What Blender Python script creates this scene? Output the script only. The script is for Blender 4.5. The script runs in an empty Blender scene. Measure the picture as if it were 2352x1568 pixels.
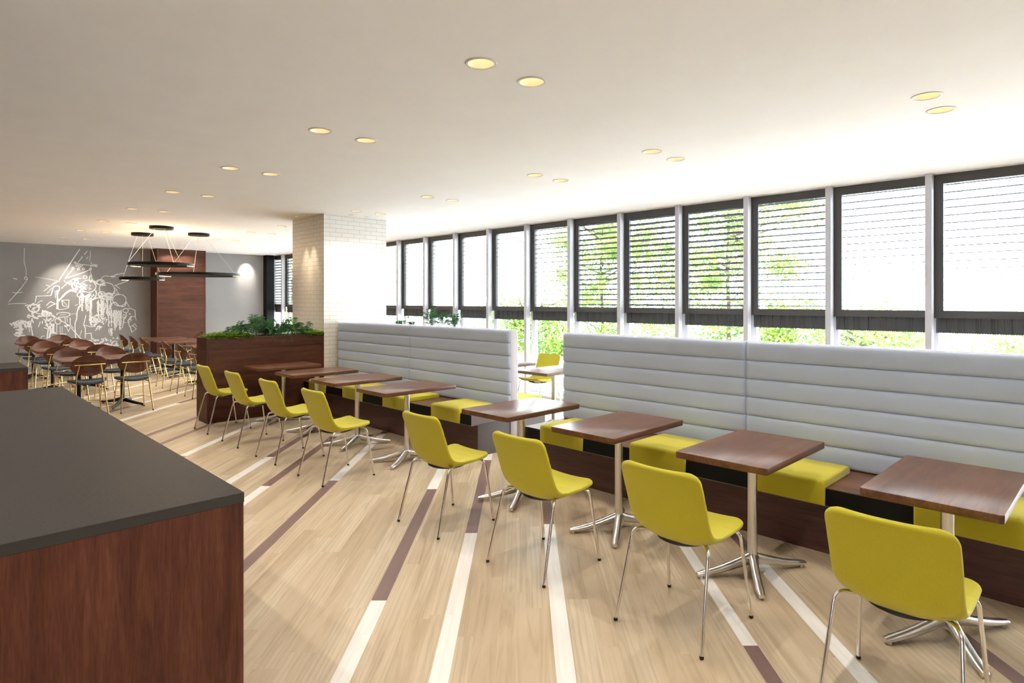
import bpy, bmesh, math, random
from mathutils import Vector, Matrix
random.seed(7)
sc = bpy.context.scene
COL = sc.collection
PI = math.pi
V = Vector

# ------------------------------------------------------------------ dimensions (metres; +Y runs along the row to the far wall, +X to the windows)
EYE = 1.6
ZC = 2.89            # ceiling
YF = 17.6            # far wall
XM = 7.31            # inner face of the mullions
PITCH = 0.9633       # mullion pitch
XL, YB = -4.0, -4.0  # walls behind the camera

# ------------------------------------------------------------------ materials
def nodes(name):
    m = bpy.data.materials.new(name); m.use_nodes = True
    nt = m.node_tree
    return m, nt, nt.nodes['Principled BSDF']
def N(nt, typ, **kw):
    n = nt.nodes.new(typ)
    for k, v in kw.items():
        if k.startswith('i_'):
            n.inputs[k[2:].replace('_', ' ')].default_value = v
        else: setattr(n, k, v)
    return n
def L(nt, a, b): nt.links.new(a, b)
def rgb(r, g, b):   # sRGB 0-255 -> linear
    f = lambda c: (c/12.92 if c <= 0.04045 else ((c+0.055)/1.055)**2.4)
    return (f(r/255), f(g/255), f(b/255), 1)
def plain(name, col, rough=0.5, metal=0.0, **kw):
    m, nt, p = nodes(name)
    p.inputs['Base Color'].default_value = col; p.inputs['Roughness'].default_value = rough; p.inputs['Metallic'].default_value = metal
    for k, v in kw.items(): p.inputs[k.replace('_', ' ')].default_value = v
    return m
def ramp(nt, stops, interp='LINEAR'):
    r = nt.nodes.new('ShaderNodeValToRGB'); cr = r.color_ramp; cr.interpolation = interp
    while len(cr.elements) > 1: cr.elements.remove(cr.elements[-1])
    cr.elements[0].position = stops[0][0]; cr.elements[0].color = stops[0][1]
    for p, c in stops[1:]:
        e = cr.elements.new(p); e.color = c
    return r
def math_n(nt, op, a, b=None, c=None):
    n = nt.nodes.new('ShaderNodeMath'); n.operation = op
    for i, x in enumerate((a, b, c)):
        if x is None: continue
        if isinstance(x, (int, float)): n.inputs[i].default_value = x
        else: nt.links.new(x, n.inputs[i])
    return n.outputs[0]
def mix(nt, fac, a, b, typ='MIX'):
    n = nt.nodes.new('ShaderNodeMix'); n.data_type = 'RGBA'; n.blend_type = typ
    for i, x in ((0, fac), (6, a), (7, b)):
        if isinstance(x, (int, float)): n.inputs[i].default_value = x
        elif isinstance(x, tuple): n.inputs[i].default_value = x
        else: nt.links.new(x, n.inputs[i])
    return n.outputs[2]

def wood(name, dark, mid, light, axis='Y', rough=0.35, scale=1.0, spec=0.5, coat=0.0):
    """stretched grain; axis = direction the grain runs"""
    m, nt, p = nodes(name)
    tc = N(nt, 'ShaderNodeTexCoord'); mp = N(nt, 'ShaderNodeMapping')
    oi = N(nt, 'ShaderNodeObjectInfo')
    off = N(nt, 'ShaderNodeVectorMath', operation='SCALE'); cmb = N(nt, 'ShaderNodeCombineXYZ')
    L(nt, oi.outputs['Random'], cmb.inputs[0]); L(nt, oi.outputs['Random'], cmb.inputs[1]); L(nt, oi.outputs['Random'], cmb.inputs[2])
    L(nt, cmb.outputs[0], off.inputs[0]); off.inputs['Scale'].default_value = 37.0
    add = N(nt, 'ShaderNodeVectorMath', operation='ADD')
    L(nt, tc.outputs['Object'], add.inputs[0]); L(nt, off.outputs[0], add.inputs[1])
    s = {'X': (1.2, 14, 14), 'Y': (14, 1.2, 14), 'Z': (14, 14, 1.2)}[axis]
    mp.inputs['Scale'].default_value = [a*scale for a in s]
    L(nt, add.outputs[0], mp.inputs['Vector'])
    n1 = N(nt, 'ShaderNodeTexNoise', i_Scale=1.0, i_Detail=5.0, i_Roughness=0.55, i_Distortion=0.6)
    n2 = N(nt, 'ShaderNodeTexNoise', i_Scale=7.0, i_Detail=4.0, i_Roughness=0.6)
    L(nt, mp.outputs[0], n1.inputs['Vector']); L(nt, mp.outputs[0], n2.inputs['Vector'])
    r = ramp(nt, [(0.30, dark), (0.5, mid), (0.70, light)])
    L(nt, n1.outputs['Fac'], r.inputs[0])
    r2 = ramp(nt, [(0.35, (0.72, 0.70, 0.68, 1)), (0.6, (1, 1, 1, 1))])
    L(nt, n2.outputs['Fac'], r2.inputs[0])
    L(nt, mix(nt, 1.0, r.outputs[0], r2.outputs[0], 'MULTIPLY'), p.inputs['Base Color'])
    p.inputs['Roughness'].default_value = rough
    p.inputs['Specular IOR Level'].default_value = spec
    p.inputs['Coat Weight'].default_value = coat; p.inputs['Coat Roughness'].default_value = 0.25
    return m

def fabric(name, col, rough=0.9, var=0.12, scale=620.0):
    m, nt, p = nodes(name)
    tc = N(nt, 'ShaderNodeTexCoord')
    n1 = N(nt, 'ShaderNodeTexNoise', i_Scale=scale, i_Detail=2.0)
    L(nt, tc.outputs['Object'], n1.inputs['Vector'])
    c0 = tuple(c*(1-var) for c in col[:3])+(1,); c1 = tuple(min(1, c*(1+var)) for c in col[:3])+(1,)
    r = ramp(nt, [(0.35, c0), (0.65, c1)]); L(nt, n1.outputs['Fac'], r.inputs[0])
    L(nt, r.outputs[0], p.inputs['Base Color']); p.inputs['Roughness'].default_value = rough
    p.inputs['Specular IOR Level'].default_value = 0.2
    p.inputs['Sheen Weight'].default_value = 0.25; p.inputs['Sheen Roughness'].default_value = 0.5
    b = N(nt, 'ShaderNodeBump', i_Strength=0.15, i_Distance=0.002); L(nt, n1.outputs['Fac'], b.inputs['Height']); L(nt, b.outputs[0], p.inputs['Normal'])
    return m

WAL_D, WAL_M, WAL_L = rgb(66, 38, 27), rgb(92, 56, 40), rgb(112, 71, 52)
M = {}
M['top_x'] = wood('walnut_top_grain_x', rgb(88, 55, 39), rgb(113, 74, 53), rgb(127, 86, 63), 'X', 0.29, 1.0, 0.33)
M['top_y'] = wood('walnut_top_grain_y', rgb(88, 55, 39), rgb(113, 74, 53), rgb(127, 86, 63), 'Y', 0.29, 1.0, 0.33)
M['panel_z'] = wood('walnut_panel_grain_z', rgb(74, 38, 28), rgb(98, 53, 39), rgb(116, 67, 49), 'Z', 0.45, 1.5, 0.3)
M['panel_x'] = wood('walnut_panel_grain_x', rgb(68, 38, 25), rgb(86, 50, 34), rgb(102, 63, 44), 'X', 0.5, 0.7, 0.25)
M['panel_y'] = wood('walnut_panel_grain_y', rgb(70, 44, 38), rgb(90, 58, 50), rgb(104, 70, 60), 'Y', 0.45, 0.7)
M['oval'] = wood('walnut_plywood_shell', rgb(84, 48, 34), rgb(108, 65, 48), rgb(126, 80, 60), 'Y', 0.25, 0.9)
M['grey_lam'] = plain('grey_brown_laminate', rgb(82, 73, 70), 0.4)
M['mauve'] = plain('mauve_laminate_edge', rgb(118, 102, 103), 0.35)
M['panel_end'] = plain('grey_panel_edge', rgb(176, 164, 164), 0.5)
M['black'] = plain('black_lacquer', rgb(14, 14, 13), 0.5, Specular_IOR_Level=0.2)
M['black_metal'] = plain('black_powder_coat', rgb(20, 21, 24), 0.4, 0.2)
M['black_plastic'] = plain('black_plastic', rgb(16, 16, 16), 0.5)
M['yellow'] = fabric('yellow_wool_fabric', rgb(201, 188, 50))
M['navy'] = plain('navy_leather', rgb(38, 52, 66), 0.4)
M['vinyl'] = plain('grey_upholstery_vinyl', rgb(194, 205, 226), 0.5)
M['chrome'] = plain('polished_steel', rgb(232, 228, 222), 0.16, 1.0)
M['satin'] = plain('satin_steel', rgb(226, 221, 214), 0.28, 1.0)
M['brass'] = plain('polished_brass', rgb(236, 208, 140), 0.22, 1.0)
M['white_alu'] = plain('white_aluminium', rgb(206, 204, 211), 0.45)
M['grey_alu'] = plain('grey_aluminium', rgb(112, 111, 116), 0.45)
M['dark_alu'] = plain('dark_aluminium', rgb(78, 76, 75), 0.6)
M['slat'] = plain('dark_slat', rgb(24, 24, 23), 0.6)
M['edge'] = plain('brushed_edge_strip', rgb(112, 104, 98), 0.4, 0.3)
M['soil'] = plain('dark_soil', rgb(52, 40, 30), 0.95)
M['wall_white'] = plain('greige_wall_paint', rgb(138, 130, 124), 0.8)
M['trim_white'] = plain('white_lamp_trim', rgb(206, 198, 186), 0.5)
M['mural'] = plain('white_mural_paint', rgb(238, 238, 240), 0.8)
M['wire'] = plain('steel_cable', rgb(215, 210, 205), 0.3, 0.8)

def emit(name, col, s):
    m, nt, p = nodes(name)
    p.inputs['Base Color'].default_value = col
    p.inputs['Emission Color'].default_value = col; p.inputs['Emission Strength'].default_value = s
    return m
M['lamp'] = emit('warm_lamp_glow', (1.0, 0.86, 0.62, 1), 9.0)
M['led'] = emit('warm_led_strip', (1.0, 0.60, 0.22, 1), 7.0)
M['reflector'] = plain('lamp_reflector', rgb(248, 232, 204), 0.5)

def ceiling_mat():
    m, nt, p = nodes('ceiling_paint')
    tc = N(nt, 'ShaderNodeTexCoord'); n = N(nt, 'ShaderNodeTexNoise', i_Scale=3.0, i_Detail=3.0)
    L(nt, tc.outputs['Object'], n.inputs['Vector'])
    r = ramp(nt, [(0.3, rgb(241, 235, 231)), (0.7, rgb(243, 238, 234))]); L(nt, n.outputs['Fac'], r.inputs[0])
    L(nt, r.outputs[0], p.inputs['Base Color']); p.inputs['Roughness'].default_value = 0.9
    p.inputs['Specular IOR Level'].default_value = 0.1
    return m
def farwall_mat():
    m, nt, p = nodes('grey_wall_paint')
    tc = N(nt, 'ShaderNodeTexCoord'); n = N(nt, 'ShaderNodeTexNoise', i_Scale=2.0, i_Detail=3.0)
    L(nt, tc.outputs['Object'], n.inputs['Vector'])
    r = ramp(nt, [(0.3, rgb(148, 145, 145)), (0.7, rgb(153, 150, 150))]); L(nt, n.outputs['Fac'], r.inputs[0])
    L(nt, r.outputs[0], p.inputs['Base Color']); p.inputs['Roughness'].default_value = 0.8
    return m
def brick_mat():
    m, nt, p = nodes('white_glazed_brick')
    geo = N(nt, 'ShaderNodeNewGeometry'); tc = N(nt, 'ShaderNodeTexCoord')
    sp = N(nt, 'ShaderNodeSeparateXYZ'); L(nt, tc.outputs['Object'], sp.inputs[0])
    sn = N(nt, 'ShaderNodeSeparateXYZ'); L(nt, geo.outputs['Normal'], sn.inputs[0])
    ax = math_n(nt, 'ABSOLUTE', sn.outputs[0])
    side = math_n(nt, 'GREATER_THAN', ax, 0.5)
    u = N(nt, 'ShaderNodeMix', data_type='FLOAT'); L(nt, side, u.inputs[0]); L(nt, sp.outputs[0], u.inputs[2]); L(nt, sp.outputs[1], u.inputs[3])
    c = N(nt, 'ShaderNodeCombineXYZ'); L(nt, u.outputs[0], c.inputs[0]); L(nt, sp.outputs[2], c.inputs[1])
    b = N(nt, 'ShaderNodeTexBrick', offset=0.5, i_Scale=1.0)
    b.inputs['Brick Width'].default_value = 0.2; b.inputs['Row Height'].default_value = 0.0625
    b.inputs['Mortar Size'].default_value = 0.0022; b.inputs['Mortar Smooth'].default_value = 0.2; b.inputs['Bias'].default_value = 0
    b.inputs['Color1'].default_value = rgb(230, 223, 214); b.inputs['Color2'].default_value = rgb(226, 218, 208); b.inputs['Mortar'].default_value = rgb(172, 162, 150)
    L(nt, c.outputs[0], b.inputs['Vector']); L(nt, b.outputs['Color'], p.inputs['Base Color'])
    p.inputs['Roughness'].default_value = 0.35
    bp = N(nt, 'ShaderNodeBump', i_Strength=0.5, i_Distance=0.004, invert=True); L(nt, b.outputs['Fac'], bp.inputs['Height']); L(nt, bp.outputs[0], p.inputs['Normal'])
    return m
def stone_mat():
    m, nt, p = nodes('dark_speckled_quartz')
    tc = N(nt, 'ShaderNodeTexCoord')
    n = N(nt, 'ShaderNodeTexNoise', i_Scale=140.0, i_Detail=2.0); L(nt, tc.outputs['Object'], n.inputs['Vector'])
    r = ramp(nt, [(0.3, rgb(42, 39, 37)), (0.7, rgb(62, 57, 54))]); L(nt, n.outputs['Fac'], r.inputs[0])
    v = N(nt, 'ShaderNodeTexVoronoi', i_Scale=42.0, voronoi_dimensions='2D'); L(nt, tc.outputs['Object'], v.inputs['Vector'])
    cv = N(nt, 'ShaderNodeSeparateColor'); L(nt, v.outputs['Color'], cv.inputs[0])
    rare = math_n(nt, 'GREATER_THAN', cv.outputs[0], 0.86)
    near = math_n(nt, 'LESS_THAN', v.outputs['Distance'], 0.15)
    f = math_n(nt, 'MULTIPLY', rare, near)
    c1 = mix(nt, f, r.outputs[0], rgb(20, 17, 15))
    L(nt, c1, p.inputs['Base Color']); p.inputs['Roughness'].default_value = 0.5; p.inputs['Specular IOR Level'].default_value = 0.25
    return m
def floor_mat():
    """oak planks laid at 45 degrees to the room, with white and brown inlaid strips"""
    m, nt, p = nodes('oak_plank_floor')
    tc = N(nt, 'ShaderNodeTexCoord'); sp = N(nt, 'ShaderNodeSeparateXYZ'); L(nt, tc.outputs['Object'], sp.inputs[0])
    s = math.sqrt(.5)
    u = math_n(nt, 'MULTIPLY', math_n(nt, 'SUBTRACT', sp.outputs[0], sp.outputs[1]), s)
    v = math_n(nt, 'MULTIPLY', math_n(nt, 'ADD', sp.outputs[0], sp.outputs[1]), s)
    vec = N(nt, 'ShaderNodeCombineXYZ'); L(nt, u, vec.inputs[1])
    row = math_n(nt, 'FLOOR', math_n(nt, 'DIVIDE', u, 0.117))
    wn = N(nt, 'ShaderNodeTexWhiteNoise', noise_dimensions='1D'); L(nt, math_n(nt, 'ADD', row, 0.5), wn.inputs['W'])
    L(nt, math_n(nt, 'ADD', v, math_n(nt, 'MULTIPLY', wn.outputs['Value'], 7.3)), vec.inputs[0])
    b = N(nt, 'ShaderNodeTexBrick', offset=0.0, offset_frequency=2, i_Scale=1.0)
    b.inputs['Brick Width'].default_value = 1.15; b.inputs['Row Height'].default_value = 0.117
    b.inputs['Mortar Size'].default_value = 0.0; b.inputs['Bias'].default_value = 0
    b.inputs['Color1'].default_value = (0, 0, 0, 1); b.inputs['Color2'].default_value = (1, 1, 1, 1)
    L(nt, vec.outputs[0], b.inputs['Vector'])
    plank = N(nt, 'ShaderNodeSeparateColor'); L(nt, b.outputs['Color'], plank.inputs[0]); pid = plank.outputs[0]
    # grain, shifted from plank to plank
    sh = math_n(nt, 'MULTIPLY', pid, 31.0)
    gv = N(nt, 'ShaderNodeCombineXYZ'); L(nt, math_n(nt, 'ADD', math_n(nt, 'MULTIPLY', v, 1.1), sh), gv.inputs[0]); L(nt, math_n(nt, 'ADD', math_n(nt, 'MULTIPLY', u, 16.0), sh), gv.inputs[1]); L(nt, sh, gv.inputs[2])
    n1 = N(nt, 'ShaderNodeTexNoise', i_Scale=1.0, i_Detail=5.0, i_Roughness=0.6, i_Distortion=1.2); L(nt, gv.outputs[0], n1.inputs['Vector'])
    wv = N(nt, 'ShaderNodeTexWave', wave_type='BANDS', bands_direction='Y', i_Scale=0.75, i_Distortion=9.0, i_Detail=3.0)
    wv.inputs['Detail Scale'].default_value = 0.6
    L(nt, gv.outputs[0], wv.inputs['Vector'])
    base = ramp(nt, [(0.0, rgb(194, 171, 139)), (0.5, rgb(206, 184, 152)), (1.0, rgb(216, 197, 167))]); L(nt, pid, base.inputs[0])
    g1 = ramp(nt, [(0.30, (0.74, 0.70, 0.64, 1)), (0.52, (0.95, 0.94, 0.92, 1)), (0.75, (1.06, 1.06, 1.06, 1))]); L(nt, n1.outputs['Fac'], g1.inputs[0])
    c = mix(nt, 1.0, base.outputs[0], g1.outputs[0], 'MULTIPLY')
    g2 = ramp(nt, [(0.0, (0.86, 0.84, 0.80, 1)), (0.5, (1, 1, 1, 1))]); L(nt, wv.outputs['Fac'], g2.inputs[0])
    c = mix(nt, math_n(nt, 'MULTIPLY', math_n(nt, 'GREATER_THAN', pid, 0.6), 0.75), c, mix(nt, 1.0, c, g2.outputs[0], 'MULTIPLY'))
    # inlaid strips: (u0, u1, v at which white turns brown going away)
    R0, RW = -10.0, 13.0
    strips = [(-9.55, -9.47, 12.4), (-8.32, -8.24, 9.0), (-7.27, -7.19, 11.8), (-6.36, -6.28, 10.4), (-5.99, -5.91, 7.3), (-5.42, -5.34, 9.5), (-4.52, -4.44, 6.5), (-4.11, -4.03, 6.6), (-3.55, -3.47, 8.2),
              (-2.665, -2.588, 6.243), (-2.268, -2.19, 5.262), (-1.722, -1.64, 3.5), (-0.828, -0.75, 3.253), (-0.430, -0.352, 4.197), (0.130, 0.206, 4.366)]
    strips2 = [(1.013, 1.092, 0.907), (1.408, 1.487, 3.77), (2.05, 2.128, 2.2), (2.6, 2.68, 4.0)]
    def band(sl, r0, rw):
        st = [(0.0, (0, 0, 0, 1))]
        for a, e, v0 in sl:
            st.append(((a-r0)/rw, (1, (v0+1.0)/20, 0, 1))); st.append(((e-r0)/rw, (0, 0, 0, 1)))
        r = ramp(nt, st, 'CONSTANT')
        L(nt, math_n(nt, 'DIVIDE', math_n(nt, 'SUBTRACT', u, r0), rw), r.inputs[0])
        q = N(nt, 'ShaderNodeSeparateColor'); L(nt, r.outputs[0], q.inputs[0])
        return q.outputs[0], q.outputs[1]
    m1, t1 = band(strips, R0, 10.6); m2, t2 = band(strips2, 0.6, 3.0)
    mask = math_n(nt, 'MAXIMUM', m1, m2); v0 = math_n(nt, 'SUBTRACT', math_n(nt, 'MULTIPLY', math_n(nt, 'MAXIMUM', t1, t2), 20.0), 1.0)
    ph = math_n(nt, 'DIVIDE', math_n(nt, 'SUBTRACT', v, v0), 3.84)
    fr = math_n(nt, 'SUBTRACT', ph, math_n(nt, 'FLOOR', ph))
    brown = math_n(nt, 'LESS_THAN', fr, 0.5)
    gs = ramp(nt, [(0.3, (0.86, 0.86, 0.86, 1)), (0.6, (1, 1, 1, 1))]); L(nt, n1.outputs['Fac'], gs.inputs[0])
    sc_ = mix(nt, 1.0, mix(nt, brown, rgb(248, 241, 230), rgb(134, 106, 98)), gs.outputs[0], 'MULTIPLY')
    L(nt, mix(nt, mask, c, sc_), p.inputs['Base Color'])
    p.inputs['Roughness'].default_value = 0.36; p.inputs['Specular IOR Level'].default_value = 0.45
    return m
def glass_mat():
    m = bpy.data.materials.new('clear_window_glass'); m.use_nodes = True; nt = m.node_tree; nt.nodes.clear()
    out = N(nt, 'ShaderNodeOutputMaterial'); t = N(nt, 'ShaderNodeBsdfTransparent'); g = N(nt, 'ShaderNodeBsdfGlossy', i_Roughness=0.02)
    t.inputs['Color'].default_value = (0.96, 0.98, 0.97, 1)
    mx = N(nt, 'ShaderNodeMixShader'); mx.inputs[0].default_value = 0.05
    L(nt, t.outputs[0], mx.inputs[1]); L(nt, g.outputs[0], mx.inputs[2]); L(nt, mx.outputs[0], out.inputs[0])
    return m
def leaf_mat(name, cols, trans=0.4, rough=0.5):
    m, nt, p = nodes(name)
    geo = N(nt, 'ShaderNodeNewGeometry')
    r = ramp(nt, [(i/(len(cols)-1), c) for i, c in enumerate(cols)]); L(nt, geo.outputs['Random Per Island'], r.inputs[0])
    L(nt, r.outputs[0], p.inputs['Base Color']); p.inputs['Roughness'].default_value = rough
    tr = N(nt, 'ShaderNodeBsdfTranslucent'); L(nt, r.outputs[0], tr.inputs['Color'])
    mx = N(nt, 'ShaderNodeMixShader'); mx.inputs[0].default_value = trans
    out = nt.nodes['Material Output']; L(nt, p.outputs[0], mx.inputs[1]); L(nt, tr.outputs[0], mx.inputs[2]); L(nt, mx.outputs[0], out.inputs[0])
    return m
M['ceiling'] = ceiling_mat(); M['farwall'] = farwall_mat(); M['brick'] = brick_mat(); M['stone'] = stone_mat(); M['floor'] = floor_mat(); M['glass'] = glass_mat()
M['stone_edge'] = plain('dark_quartz_edge', rgb(52, 49, 46), 0.45)
M['fern'] = leaf_mat('fern_leaf', [rgb(48, 88, 56), rgb(66, 114, 66), rgb(100, 146, 78)])
M['sedum'] = leaf_mat('sedum_leaf', [rgb(84, 120, 34), rgb(120, 156, 48), rgb(150, 182, 66)])
M['tree_leaf'] = leaf_mat('tree_leaf', [rgb(70, 104, 44), rgb(104, 138, 62), rgb(140, 162, 72), rgb(176, 170, 82)], 0.5)
M['bark'] = plain('tree_bark', rgb(74, 62, 50), 0.9)
M['paving'] = plain('pale_paving', rgb(202, 206, 212), 0.8)

# ------------------------------------------------------------------ mesh helpers
class MB:
    def __init__(s): s.bm = bmesh.new(); s.mi = 0
    def _tag(s, n0):
        s.bm.faces.ensure_lookup_table()
        for f in s.bm.faces[n0:]: f.material_index = s.mi
    def box(s, x0, x1, y0, y1, z0, z1, bev=0.0, seg=2):
        n0 = len(s.bm.faces)
        b2 = bmesh.new()
        bmesh.ops.create_cube(b2, size=1.0, matrix=Matrix.Translation(((x0+x1)/2, (y0+y1)/2, (z0+z1)/2)) @ Matrix.Diagonal((x1-x0, y1-y0, z1-z0, 1)))
        if bev > 0: bmesh.ops.bevel(b2, geom=b2.edges[:], offset=bev, segments=seg, affect='EDGES', profile=0.5)
        s._merge(b2); s._tag(n0); return s
    def _merge(s, b2):
        me = bpy.data.meshes.new('tmp'); b2.to_mesh(me); b2.free(); s.bm.from_mesh(me); bpy.data.meshes.remove(me)
    def prism(s, pts, z0, z1, bev=0.0):
        """polygon outline in XY, extruded from z0 to z1"""
        n0 = len(s.bm.faces); b2 = bmesh.new()
        f = b2.faces.new([b2.verts.new((x, y, z0)) for x, y in pts])
        r = bmesh.ops.extrude_face_region(b2, geom=[f])
        bmesh.ops.translate(b2, verts=[e for e in r['geom'] if isinstance(e, bmesh.types.BMVert)], vec=(0, 0, z1-z0))
        bmesh.ops.recalc_face_normals(b2, faces=b2.faces[:])
        if bev > 0:
            ed = [e for e in b2.edges if abs(e.verts[0].co.z-e.verts[1].co.z) < 1e-6]
            bmesh.ops.bevel(b2, geom=ed, offset=bev, segments=2, affect='EDGES', profile=0.5)
        s._merge(b2); s._tag(n0); return s
    def tube(s, pts, r, n=12, cap=True):
        """tube along a polyline; r is one radius or one per point"""
        n0 = len(s.bm.faces); pts = [V(p) for p in pts]; rs = r if isinstance(r, (list, tuple)) else [r]*len(pts)
        rings = []; up = None
        for i, p in enumerate(pts):
            d = ((pts[min(i+1, len(pts)-1)]-p).normalized() + (p-pts[max(i-1, 0)]).normalized())
            d = d.normalized() if d.length > 1e-9 else V((0, 0, 1))
            if up is None: up = d.orthogonal().normalized()
            up = (up - d*up.dot(d)); up = up.normalized() if up.length > 1e-6 else d.orthogonal().normalized()
            w = d.cross(up)
            rings.append([s.bm.verts.new(p + (up*math.cos(2*PI*k/n) + w*math.sin(2*PI*k/n))*rs[i]) for k in range(n)])
        for a, b in zip(rings, rings[1:]):
            for k in range(n): s.bm.faces.new((a[k], a[(k+1) % n], b[(k+1) % n], b[k]))
        if cap:
            s.bm.faces.new(rings[0][::-1]); s.bm.faces.new(rings[-1])
        s._tag(n0); return s
    def lathe(s, prof, n=24, c=(0, 0)):
        """profile of (r, z) round a vertical axis"""
        n0 = len(s.bm.faces); rings = []
        for r, z in prof:
            if r < 1e-6: rings.append([s.bm.verts.new((c[0], c[1], z))])
            else: rings.append([s.bm.verts.new((c[0]+r*math.cos(2*PI*k/n), c[1]+r*math.sin(2*PI*k/n), z)) for k in range(n)])
        for a, b in zip(rings, rings[1:]):
            for k in range(n):
                if len(a) == 1 and len(b) == 1: continue
                if len(a) == 1: s.bm.faces.new((a[0], b[(k+1) % n], b[k]))
                elif len(b) == 1: s.bm.faces.new((a[k], a[(k+1) % n], b[0]))
                else: s.bm.faces.new((a[k], a[(k+1) % n], b[(k+1) % n], b[k]))
        s._tag(n0); return s
    def grid(s, P):
        n0 = len(s.bm.faces); vs = [[s.bm.verts.new(p) for p in row] for row in P]
        for a, b in zip(vs, vs[1:]):
            for k in range(len(a)-1): s.bm.faces.new((a[k], a[k+1], b[k+1], b[k]))
        s._tag(n0); return vs
    def poly(s, pts):
        f = s.bm.faces.new([s.bm.verts.new(p) for p in pts]); f.material_index = s.mi; return s
    def build(s, name, mat, parent=None, smooth=35, recalc=True):
        if recalc: bmesh.ops.recalc_face_normals(s.bm, faces=s.bm.faces[:])
        me = bpy.data.meshes.new(name); s.bm.to_mesh(me); s.bm.free()
        for m in (mat if isinstance(mat, (list, tuple)) else [mat]): me.materials.append(m)
        if smooth:
            me.polygons.foreach_set('use_smooth', [True]*len(me.polygons))
            me.set_sharp_from_angle(angle=math.radians(smooth))
        o = bpy.data.objects.new(name, me); COL.objects.link(o)
        if parent is not None: o.parent = parent
        return o

def tag(o, label=None, cat=None, group=None, kind=None):
    if label: o['label'] = label
    if cat: o['category'] = cat
    if group: o['group'] = group
    if kind: o['kind'] = kind
    return o
def thing(name, label, cat, loc=(0, 0, 0), rz=0.0, group=None):
    o = bpy.data.objects.new(name, None); COL.objects.link(o); o.empty_display_size = 0.1
    o.location = loc; o.rotation_euler = (0, 0, rz)
    return tag(o, label, cat, group)
def dup(root, loc, rz=None, label=None, group=None):
    def rec(o, par):
        c = o.copy(); COL.objects.link(c)
        if par is not None: c.parent = par
        for ch in list(o.children): rec(ch, c)
        return c
    r = rec(root, None); r.location = loc
    if rz is not None: r.rotation_euler = (0, 0, rz)
    if label: r['label'] = label
    if group: r['group'] = group
    return r
def struct(o, label=None): return tag(o, label, None, None, 'structure')
def rrect(x0, x1, y0, y1, r, n=5):
    pts = []
    for cx, cy, a0 in ((x1-r, y1-r, 0), (x0+r, y1-r, PI/2), (x0+r, y0+r, PI), (x1-r, y0+r, 3*PI/2)):
        for k in range(n+1):
            a = a0 + PI/2*k/n; pts.append((cx+r*math.cos(a), cy+r*math.sin(a)))
    return pts
def smoothpath(pts, n=6):
    """Catmull-Rom through the points"""
    P = [V(p) for p in pts]; P = [2*P[0]-P[1]] + P + [2*P[-1]-P[-2]]; out = []
    for i in range(1, len(P)-2):
        for k in range(n):
            t = k/n
            out.append(0.5*((2*P[i]) + (-P[i-1]+P[i+1])*t + (2*P[i-1]-5*P[i]+4*P[i+1]-P[i+2])*t*t + (-P[i-1]+3*P[i]-3*P[i+1]+P[i+2])*t**3))
    out.append(P[-2]); return out
def fillet(pts, rads, n=5):
    """polyline with rounded corners"""
    P = [V(p) for p in pts]; out = [P[0]]
    for i in range(1, len(P)-1):
        a = (P[i-1]-P[i]); b = (P[i+1]-P[i]); r = min(rads[i-1], a.length*.49, b.length*.49)
        p0 = P[i]+a.normalized()*r; p1 = P[i]+b.normalized()*r
        for k in range(n+1):
            t = k/n; out.append((1-t)**2*p0 + 2*t*(1-t)*P[i] + t*t*p1)
    out.append(P[-1]); return out

# ------------------------------------------------------------------ the room shell
lights_xy = []                                    # recessed downlights: x, y, radius of the hole
ROW_Y = [2.505, 4.36, 6.21, 8.065, 9.925, 11.775, 13.63, 15.48]
for y in ROW_Y:
    lights_xy.append((2.187, y)); lights_xy.append((2.582, y))
ROW_W = [0.915, 2.94, 4.34, 6.19, 7.9, 10.41, 11.77, 13.65, 15.9, 16.81]
for y in ROW_W:
    lights_xy.append((4.526, y)); lights_xy.append((4.92, y))
FILL_DL = [(2.187, .65), (2.582, .65)] + [(x, y) for y in (-1.2, .65, 2.505, 4.36, 6.21, 8.065, 11.775, 15.48) for x in (-.17, -.57)]   # unseen lamps added on the same grid as fill light
accents = [(4.145, 9.03), (4.15, 8.80), (4.66, 8.305), (4.92, 8.305)]
WASH = [(2.55, 16.75), (6.62, 17.22)]
RH = 0.078
def ceiling():
    bm = bmesh.new()
    def loop(pts):
        vs = [bm.verts.new((x, y, ZC)) for x, y in pts]
        for i in range(len(vs)): bm.edges.new((vs[i], vs[(i+1) % len(vs)]))
    loop([(XL, YB), (XM+0.3, YB), (XM+0.3, YF+0.1), (XL, YF+0.1)])
    for x, y in lights_xy+FILL_DL: loop([(x+RH*math.cos(2*PI*k/20), y+RH*math.sin(2*PI*k/20)) for k in range(20)])
    for x, y in accents: loop([(x+0.03*math.cos(2*PI*k/12), y+0.03*math.sin(2*PI*k/12)) for k in range(12)])
    for x, y in WASH: loop([(x+0.045*math.cos(2*PI*k/12), y+0.045*math.sin(2*PI*k/12)) for k in range(12)])
    bmesh.ops.triangle_fill(bm, edges=bm.edges[:], use_beauty=True)
    for f in bm.faces:
        if f.normal.z > 0: f.normal_flip()
    me = bpy.data.meshes.new('ceiling'); bm.to_mesh(me); bm.free(); me.materials.append(M['ceiling'])
    o = bpy.data.objects.new('ceiling', me); COL.objects.link(o); struct(o)
    # slab that closes the lamp recesses from above
    b = MB(); b.box(XL-.1, XM+0.4, YB-.1, YF+.2, ZC+0.14, ZC+0.3); struct(b.build('trim_1', M['wall_white'], smooth=0))
ceiling()
b = MB(); b.box(XL-.1, XM+0.33, YB-.1, YF+.1, -0.12, 0.0); struct(b.build('floor', M['floor'], smooth=0))
b = MB(); b.box(XL-.1, XM+0.35, YF, YF+0.15, 0, ZC+.14); struct(b.build('wall_far', M['farwall'], smooth=0))
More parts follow.
